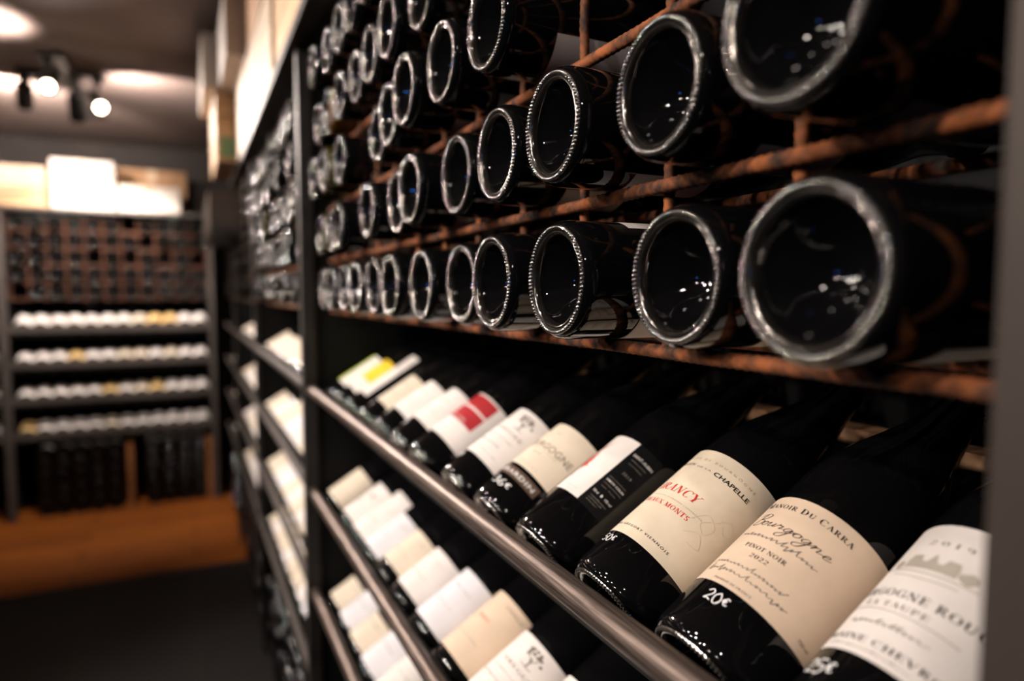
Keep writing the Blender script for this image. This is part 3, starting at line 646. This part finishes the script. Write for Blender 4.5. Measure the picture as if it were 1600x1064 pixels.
# ------------------------------------------------------------------ boxes on top of the shelves
def carton(x0, x1, y0, y1, z0, h, mat, label, cat='box', name='cardboard_box', extra=None):
    root = link(name, None, None, at((x0+x1)/2, (y0+y1)/2, z0)); tag(root, label, cat, 'boxes on top of the shelves')
    w, d = (x1-x0)/2, (y1-y0)/2
    if name == 'wooden_crate':
        mb = MB(); n = 3
        for i in range(n):
            a, b = .012+(h-.024)*i/n, .012+(h-.024)*(i+1)/n-.004
            mb.box(-w, w, -d, -d+.012, a, b, .0015); mb.box(-w, w, d-.012, d, a, b, .0015); mb.box(-w, -w+.012, -d+.012, d-.012, a, b, .0015); mb.box(w-.012, w, -d+.012, d-.012, a, b, .0015)
        build(mb, 'side_boards', mat, root)
        mb = MB(); mb.box(-w, w, -d, d, 0, .012, .001); build(mb, 'bottom_board', mat, root)
        mb = MB(); mb.box(-w-.003, w+.003, -d-.003, d+.003, h-.012, h, .0015); build(mb, 'lid', mat, root)
        for sx in (() if extra else (-1, 1)):
            mb = MB(); mb.box(sx*(w*.7)-.02, sx*(w*.7)+.02, -d-.008, -d, .012, h-.013, .001); build(mb, 'batten', mat, root)
    else:
        mb = MB(); mb.box(-w, w, -d, d, 0, h-.003, .004); build(mb, 'box_body', mat, root)
        for s in (-1, 1):
            mb = MB(); mb.box(-w+.002, w-.002, *((-d+.002, -.002) if s < 0 else (.002, d-.002)), h-.003, h); build(mb, 'flap', mat, root)
        mb = MB(); mb.box(-.025, .025, -d-.0006, d+.0006, h*.75, h+.0006); build(mb, 'tape', 'tape' if mat != 'darkbox' else 'darkbox', root)
    if extra:
        mb = MB(); mb.box(*extra[1]); build(mb, extra[0], extra[2], root)
    return root
Z0 = ZTOP+.0005
carton(.195, .52, .40, .98, Z0, .23, 'crate2', 'pale wooden crate on the shelf top, above the large bottles', 'crate', 'wooden_crate')
carton(.197, .52, .42, .96, Z0+.2305, .22, 'crate', 'wooden crate under the ceiling, upper one above the large bottles', 'crate', 'wooden_crate')
carton(.195, .52, 1.0, 1.62, Z0, .24, 'crate', 'pine crate on the shelf top above the first slim post', 'crate', 'wooden_crate')
carton(.197, .52, 1.02, 1.6, Z0+.2405, .215, 'crate2', 'pale pine crate stacked under the ceiling above the slim post', 'crate', 'wooden_crate')
carton(.19, .52, 1.66, 2.3, Z0, .23, 'crate2', 'bright pale crate on the shelf top past the slim post', 'crate', 'wooden_crate')
carton(.192, .52, 1.66, 2.28, Z0+.2305, .22, 'card', 'brown cardboard box stacked under the ceiling past the slim post')
carton(.188, .52, 2.33, 2.75, Z0, .25, 'crate2', 'pale crate on the shelf top with brown box beyond', 'crate', 'wooden_crate')
carton(.13, .50, 2.33, 2.72, Z0+.2505, .20, 'greybox', 'grey-white carton overhanging the shelf edge under the ceiling')
carton(.115, .50, 2.78, 3.26, Z0, .26, 'crate', 'orange pine crate with sage sticker at the end of the shelf top', 'crate', 'wooden_crate', ('sticker', (-.178, -.124, -.2416, -.2402, .016, .09), 'greenlab'))
carton(.075, .46, 2.78, 3.24, Z0+.2605, .20, 'whitebox', 'white carton overhanging furthest, on top of the orange pine crate')
carton(.10, .42, 3.34, 4.3, .30, .16, 'darkbox', 'dark brown carton at the corner end of the side shelves')
mb = MB(); mb.box(.10, .45, 3.33, 4.40, .272, .299, .002); tag(build(mb, 'ledge_board', 'steel', None, I4), 'dark ledge board under the dark carton in the corner', 'shelf board')
# far boxes (x from the corner towards the left)
yf0 = 4.70
carton(-.35, -.02, yf0+.02, yf0+.30, Z0, .155, 'whitebox', 'low white carton on the far unit, closest to the corner')
carton(-.38, .02, yf0+.31, yf0+.52, Z0, .30, 'card', 'brown cardboard box standing behind the low white carton')
carton(-.69, -.37, yf0+.02, yf0+.30, Z0, .285, 'whitebox', 'tall white carton on the far unit between crate and brown box')
carton(-1.06, -.71, yf0+.02, yf0+.30, Z0, .115, 'crate', 'lower flat wine crate on the far unit, beside the tall white carton', 'crate', 'wooden_crate')
carton(-1.06, -.71, yf0+.02, yf0+.30, Z0+.1155, .115, 'crate2', 'upper flat wine crate on the far unit, beside the tall white carton', 'crate', 'wooden_crate')
carton(-1.42, -1.08, yf0+.02, yf0+.30, Z0, .24, 'crate', 'orange wine crate on the far unit at the picture edge', 'crate', 'wooden_crate')
carton(-1.42, -1.07, yf0+.03, yf0+.29, Z0+.2405, .12, 'whitebox', 'white carton on top of the crate at the picture edge')

# ------------------------------------------------------------------ room
def slab(name, x0, x1, y0, y1, z0, z1, mat):
    mb = MB(); mb.box(x0, x1, y0, y1, z0, z1); o = build(mb, name, mat); o['kind'] = 'structure'; return o
XL, XR, YB, YE = -2.6, .64, -2.2, 5.32
slab('floor', XL, XR, YB, 3.52, -.05, 0, 'tiles')
slab('trim_1', XL, XR, 3.512, 3.54, -.05, .004, 'steel')
slab('trim_2', XL, XR, 3.54, YE, -.05, .002, 'boards')
slab('ceiling', XL, XR, YB, YE, CEIL, CEIL+.06, 'ceil')
slab('wall_right', XR, XR+.08, YB, YE, -.05, CEIL, 'wall')
slab('wall_left', XL-.08, XL, YB, YE, -.05, CEIL, 'wall')
slab('wall_far', XL, XR, YE, YE+.08, -.05, CEIL, 'wall')
slab('wall_behind', XL, XR, YB-.08, YB, -.05, CEIL, 'wall')

# ------------------------------------------------------------------ lights
def lamp(kind, name, loc, power, target=None, radius=.03, angle=60, blend=.5, col=(1, .87, .785), size=.1):
    d = bpy.data.lights.new(name, kind); d.energy = power; d.color = col
    if kind == 'SPOT': d.spot_size = radians(angle); d.spot_blend = blend; d.shadow_soft_size = radius
    elif kind == 'AREA': d.size = size
    else: d.shadow_soft_size = radius
    o = link(name, d); o.location = (loc[0], loc[1], loc[2]+H)
    if target is not None: o.rotation_euler = (Vector(target)-Vector(loc)).to_track_quat('-Z', 'Y').to_euler()
    return o
def track_spot(x, y, z, tgt, label, power, angle=55, radius=.022, lit=True):
    """black ceiling spot: adapter on the track, yoke, barrel, lens; a real lamp sits just in front of the lens"""
    root = link('track_spotlight', None, None, at(x, y, z)); tag(root, label, 'spotlight', 'ceiling spotlights')
    d = (Vector(tgt)-Vector((x, y, z))).normalized()
    mb = MB(); mb.cyl((0, 0, 1.0-z-.05), (0, 0, 1.0-z-.024), .02); build(mb, 'adapter', 'lampblack', root)
    mb = MB(); mb.cyl((0, 0, .0), (0, 0, 1.0-z-.05), .007); build(mb, 'yoke', 'lampblack', root)
    mb = MB(); mb.cyl(d*-.07, d*.05, .034, 24); build(mb, 'barrel', 'lampblack', root)
    mb = MB(); mb.cyl(d*.0502, d*.053, .023, 24); build(mb, 'lens', 'lens', root)
    p = Vector((x, y, z))+d*.075
    lamp('SPOT', 'spot_lamp', p, power, p+d, radius, angle, .6)
mb = MB(); mb.box(-.47, -.43, 3.40, 4.5, .976, .9995); mb.box(-.66, -.4701, 3.73, 3.77, .976, .9995); mb.box(-.4299, -.30, 3.65, 3.69, .976, .9995); mb.box(-.53, -.4701, 3.45, 3.49, .976, .9995)
tag(build(mb, 'lighting_track', 'lampblack', None, I4), 'branched black lighting track on the ceiling near the far unit', 'lighting track')
mb = MB(); mb.box(-1.42, -1.38, -1.6, 3.0, .976, .9995); tag(build(mb, 'lighting_track', 'lampblack', None, I4), 'black lighting track along the aisle ceiling', 'lighting track')
track_spot(-.50, 3.47, .88, (-.25, 1.6, .0), 'lit ceiling spotlight facing the camera, closer of the two shining lenses', 60, 85)
track_spot(-.34, 3.67, .87, (.12, 2.4, .0), 'lit ceiling spotlight facing the camera, lower of the two shining lenses', 60, 85)
track_spot(-.45, 3.90, .88, (-.45, 4.75, -.3), 'black ceiling spotlight in the middle of the cluster, turned to the far labels', 150, 95)
track_spot(-.63, 3.75, .88, (-.8, 4.8, .3), 'black ceiling spotlight on the short branch, turned to the far boxes', 55, 95)
for j, (y, ty, pw) in enumerate(((.15, .30, 54), (.7, .7, 50), (1.25, 1.2, 62), (1.9, 2.1, 75), (2.6, 2.9, 95), (3.1, 3.9, 120))):
    track_spot(-1.4, y, .87, (.25, ty, -.22), 'black track spotlight over the aisle, %s from the camera end' % ORD[j], pw, 60)
for j, (y, ty, pw) in enumerate(((-1.0, .2, 26), (-.3, .4, 30), (.5, .7, 40), (1.3, 1.2, 42), (2.2, 1.9, 50), (3.0, 2.7, 120))):
    track_spot(-2.2, y, .87, (.25, ty, .1 if j < 5 else .55), 'black track spotlight on the outer track, %s from the camera end' % ORD[j], pw, 70)
for j, (y, ty, pw) in enumerate(((-.6, .5, 8), (.6, .9, 12), (1.7, 1.5, 16))):
    track_spot(-.62, y, .87, (.25, ty, .0), 'black track spotlight on the inner track, %s from the camera end' % ORD[j], pw, 80)
mb = MB(); mb.box(-2.22, -2.18, -1.6, 3.2, .976, .9995); tag(build(mb, 'lighting_track', 'lampblack', None, I4), 'black lighting track along the outer side of the aisle ceiling', 'lighting track')
mb = MB(); mb.box(-.64, -.60, -1.0, 2.1, .976, .9995); tag(build(mb, 'lighting_track', 'lampblack', None, I4), 'black lighting track above the camera side of the aisle', 'lighting track')
# bare spots without fixtures, added to make the bright patches on the ceiling
lamp('SPOT', 'ceiling_wash', (-.72, 3.92, .84), 60, (-.76, 4.1, 1.0), .02, 130, .4)
lamp('SPOT', 'ceiling_wash', (-.22, 3.62, .82), 26, (-.12, 3.85, 1.0), .02, 130, .35)
lamp('SPOT', 'ceiling_wash', (-.62, 3.12, .84), 22, (-.66, 3.12, 1.0), .02, 120, .5)
lamp('AREA', 'blue_glint_light', (-1.9, -.9, .02), .8, (.3, .8, 0), col=(.05, .25, 1), size=.09)  # unseen source added behind the camera to put blue glints on the glass
w = bpy.data.worlds.new('World'); scene.world = w; w.use_nodes = True
w.node_tree.nodes['Background'].inputs[0].default_value = (.9, .75, .62, 1); w.node_tree.nodes['Background'].inputs[1].default_value = .004

# ------------------------------------------------------------------ camera
cd = bpy.data.cameras.new('Camera'); cam = link('Camera', cd)
cam.location = (0, 0, H); cam.rotation_euler = (pi/2-.07, 0, -.4492)
cd.sensor_width = 36; cd.lens = 1052.47/1600*36; cd.clip_start = .02
cd.dof.use_dof = True; cd.dof.focus_distance = .45; cd.dof.aperture_fstop = 2.8
scene.camera = cam
scene.view_settings.view_transform = 'Standard'; scene.view_settings.look = 'None'; scene.view_settings.exposure = 0
scene.cycles.max_bounces = 6; scene.cycles.sample_clamp_indirect = 6; scene.cycles.caustics_reflective = False; scene.cycles.caustics_refractive = False
print('simple bottles', SIMPLE)
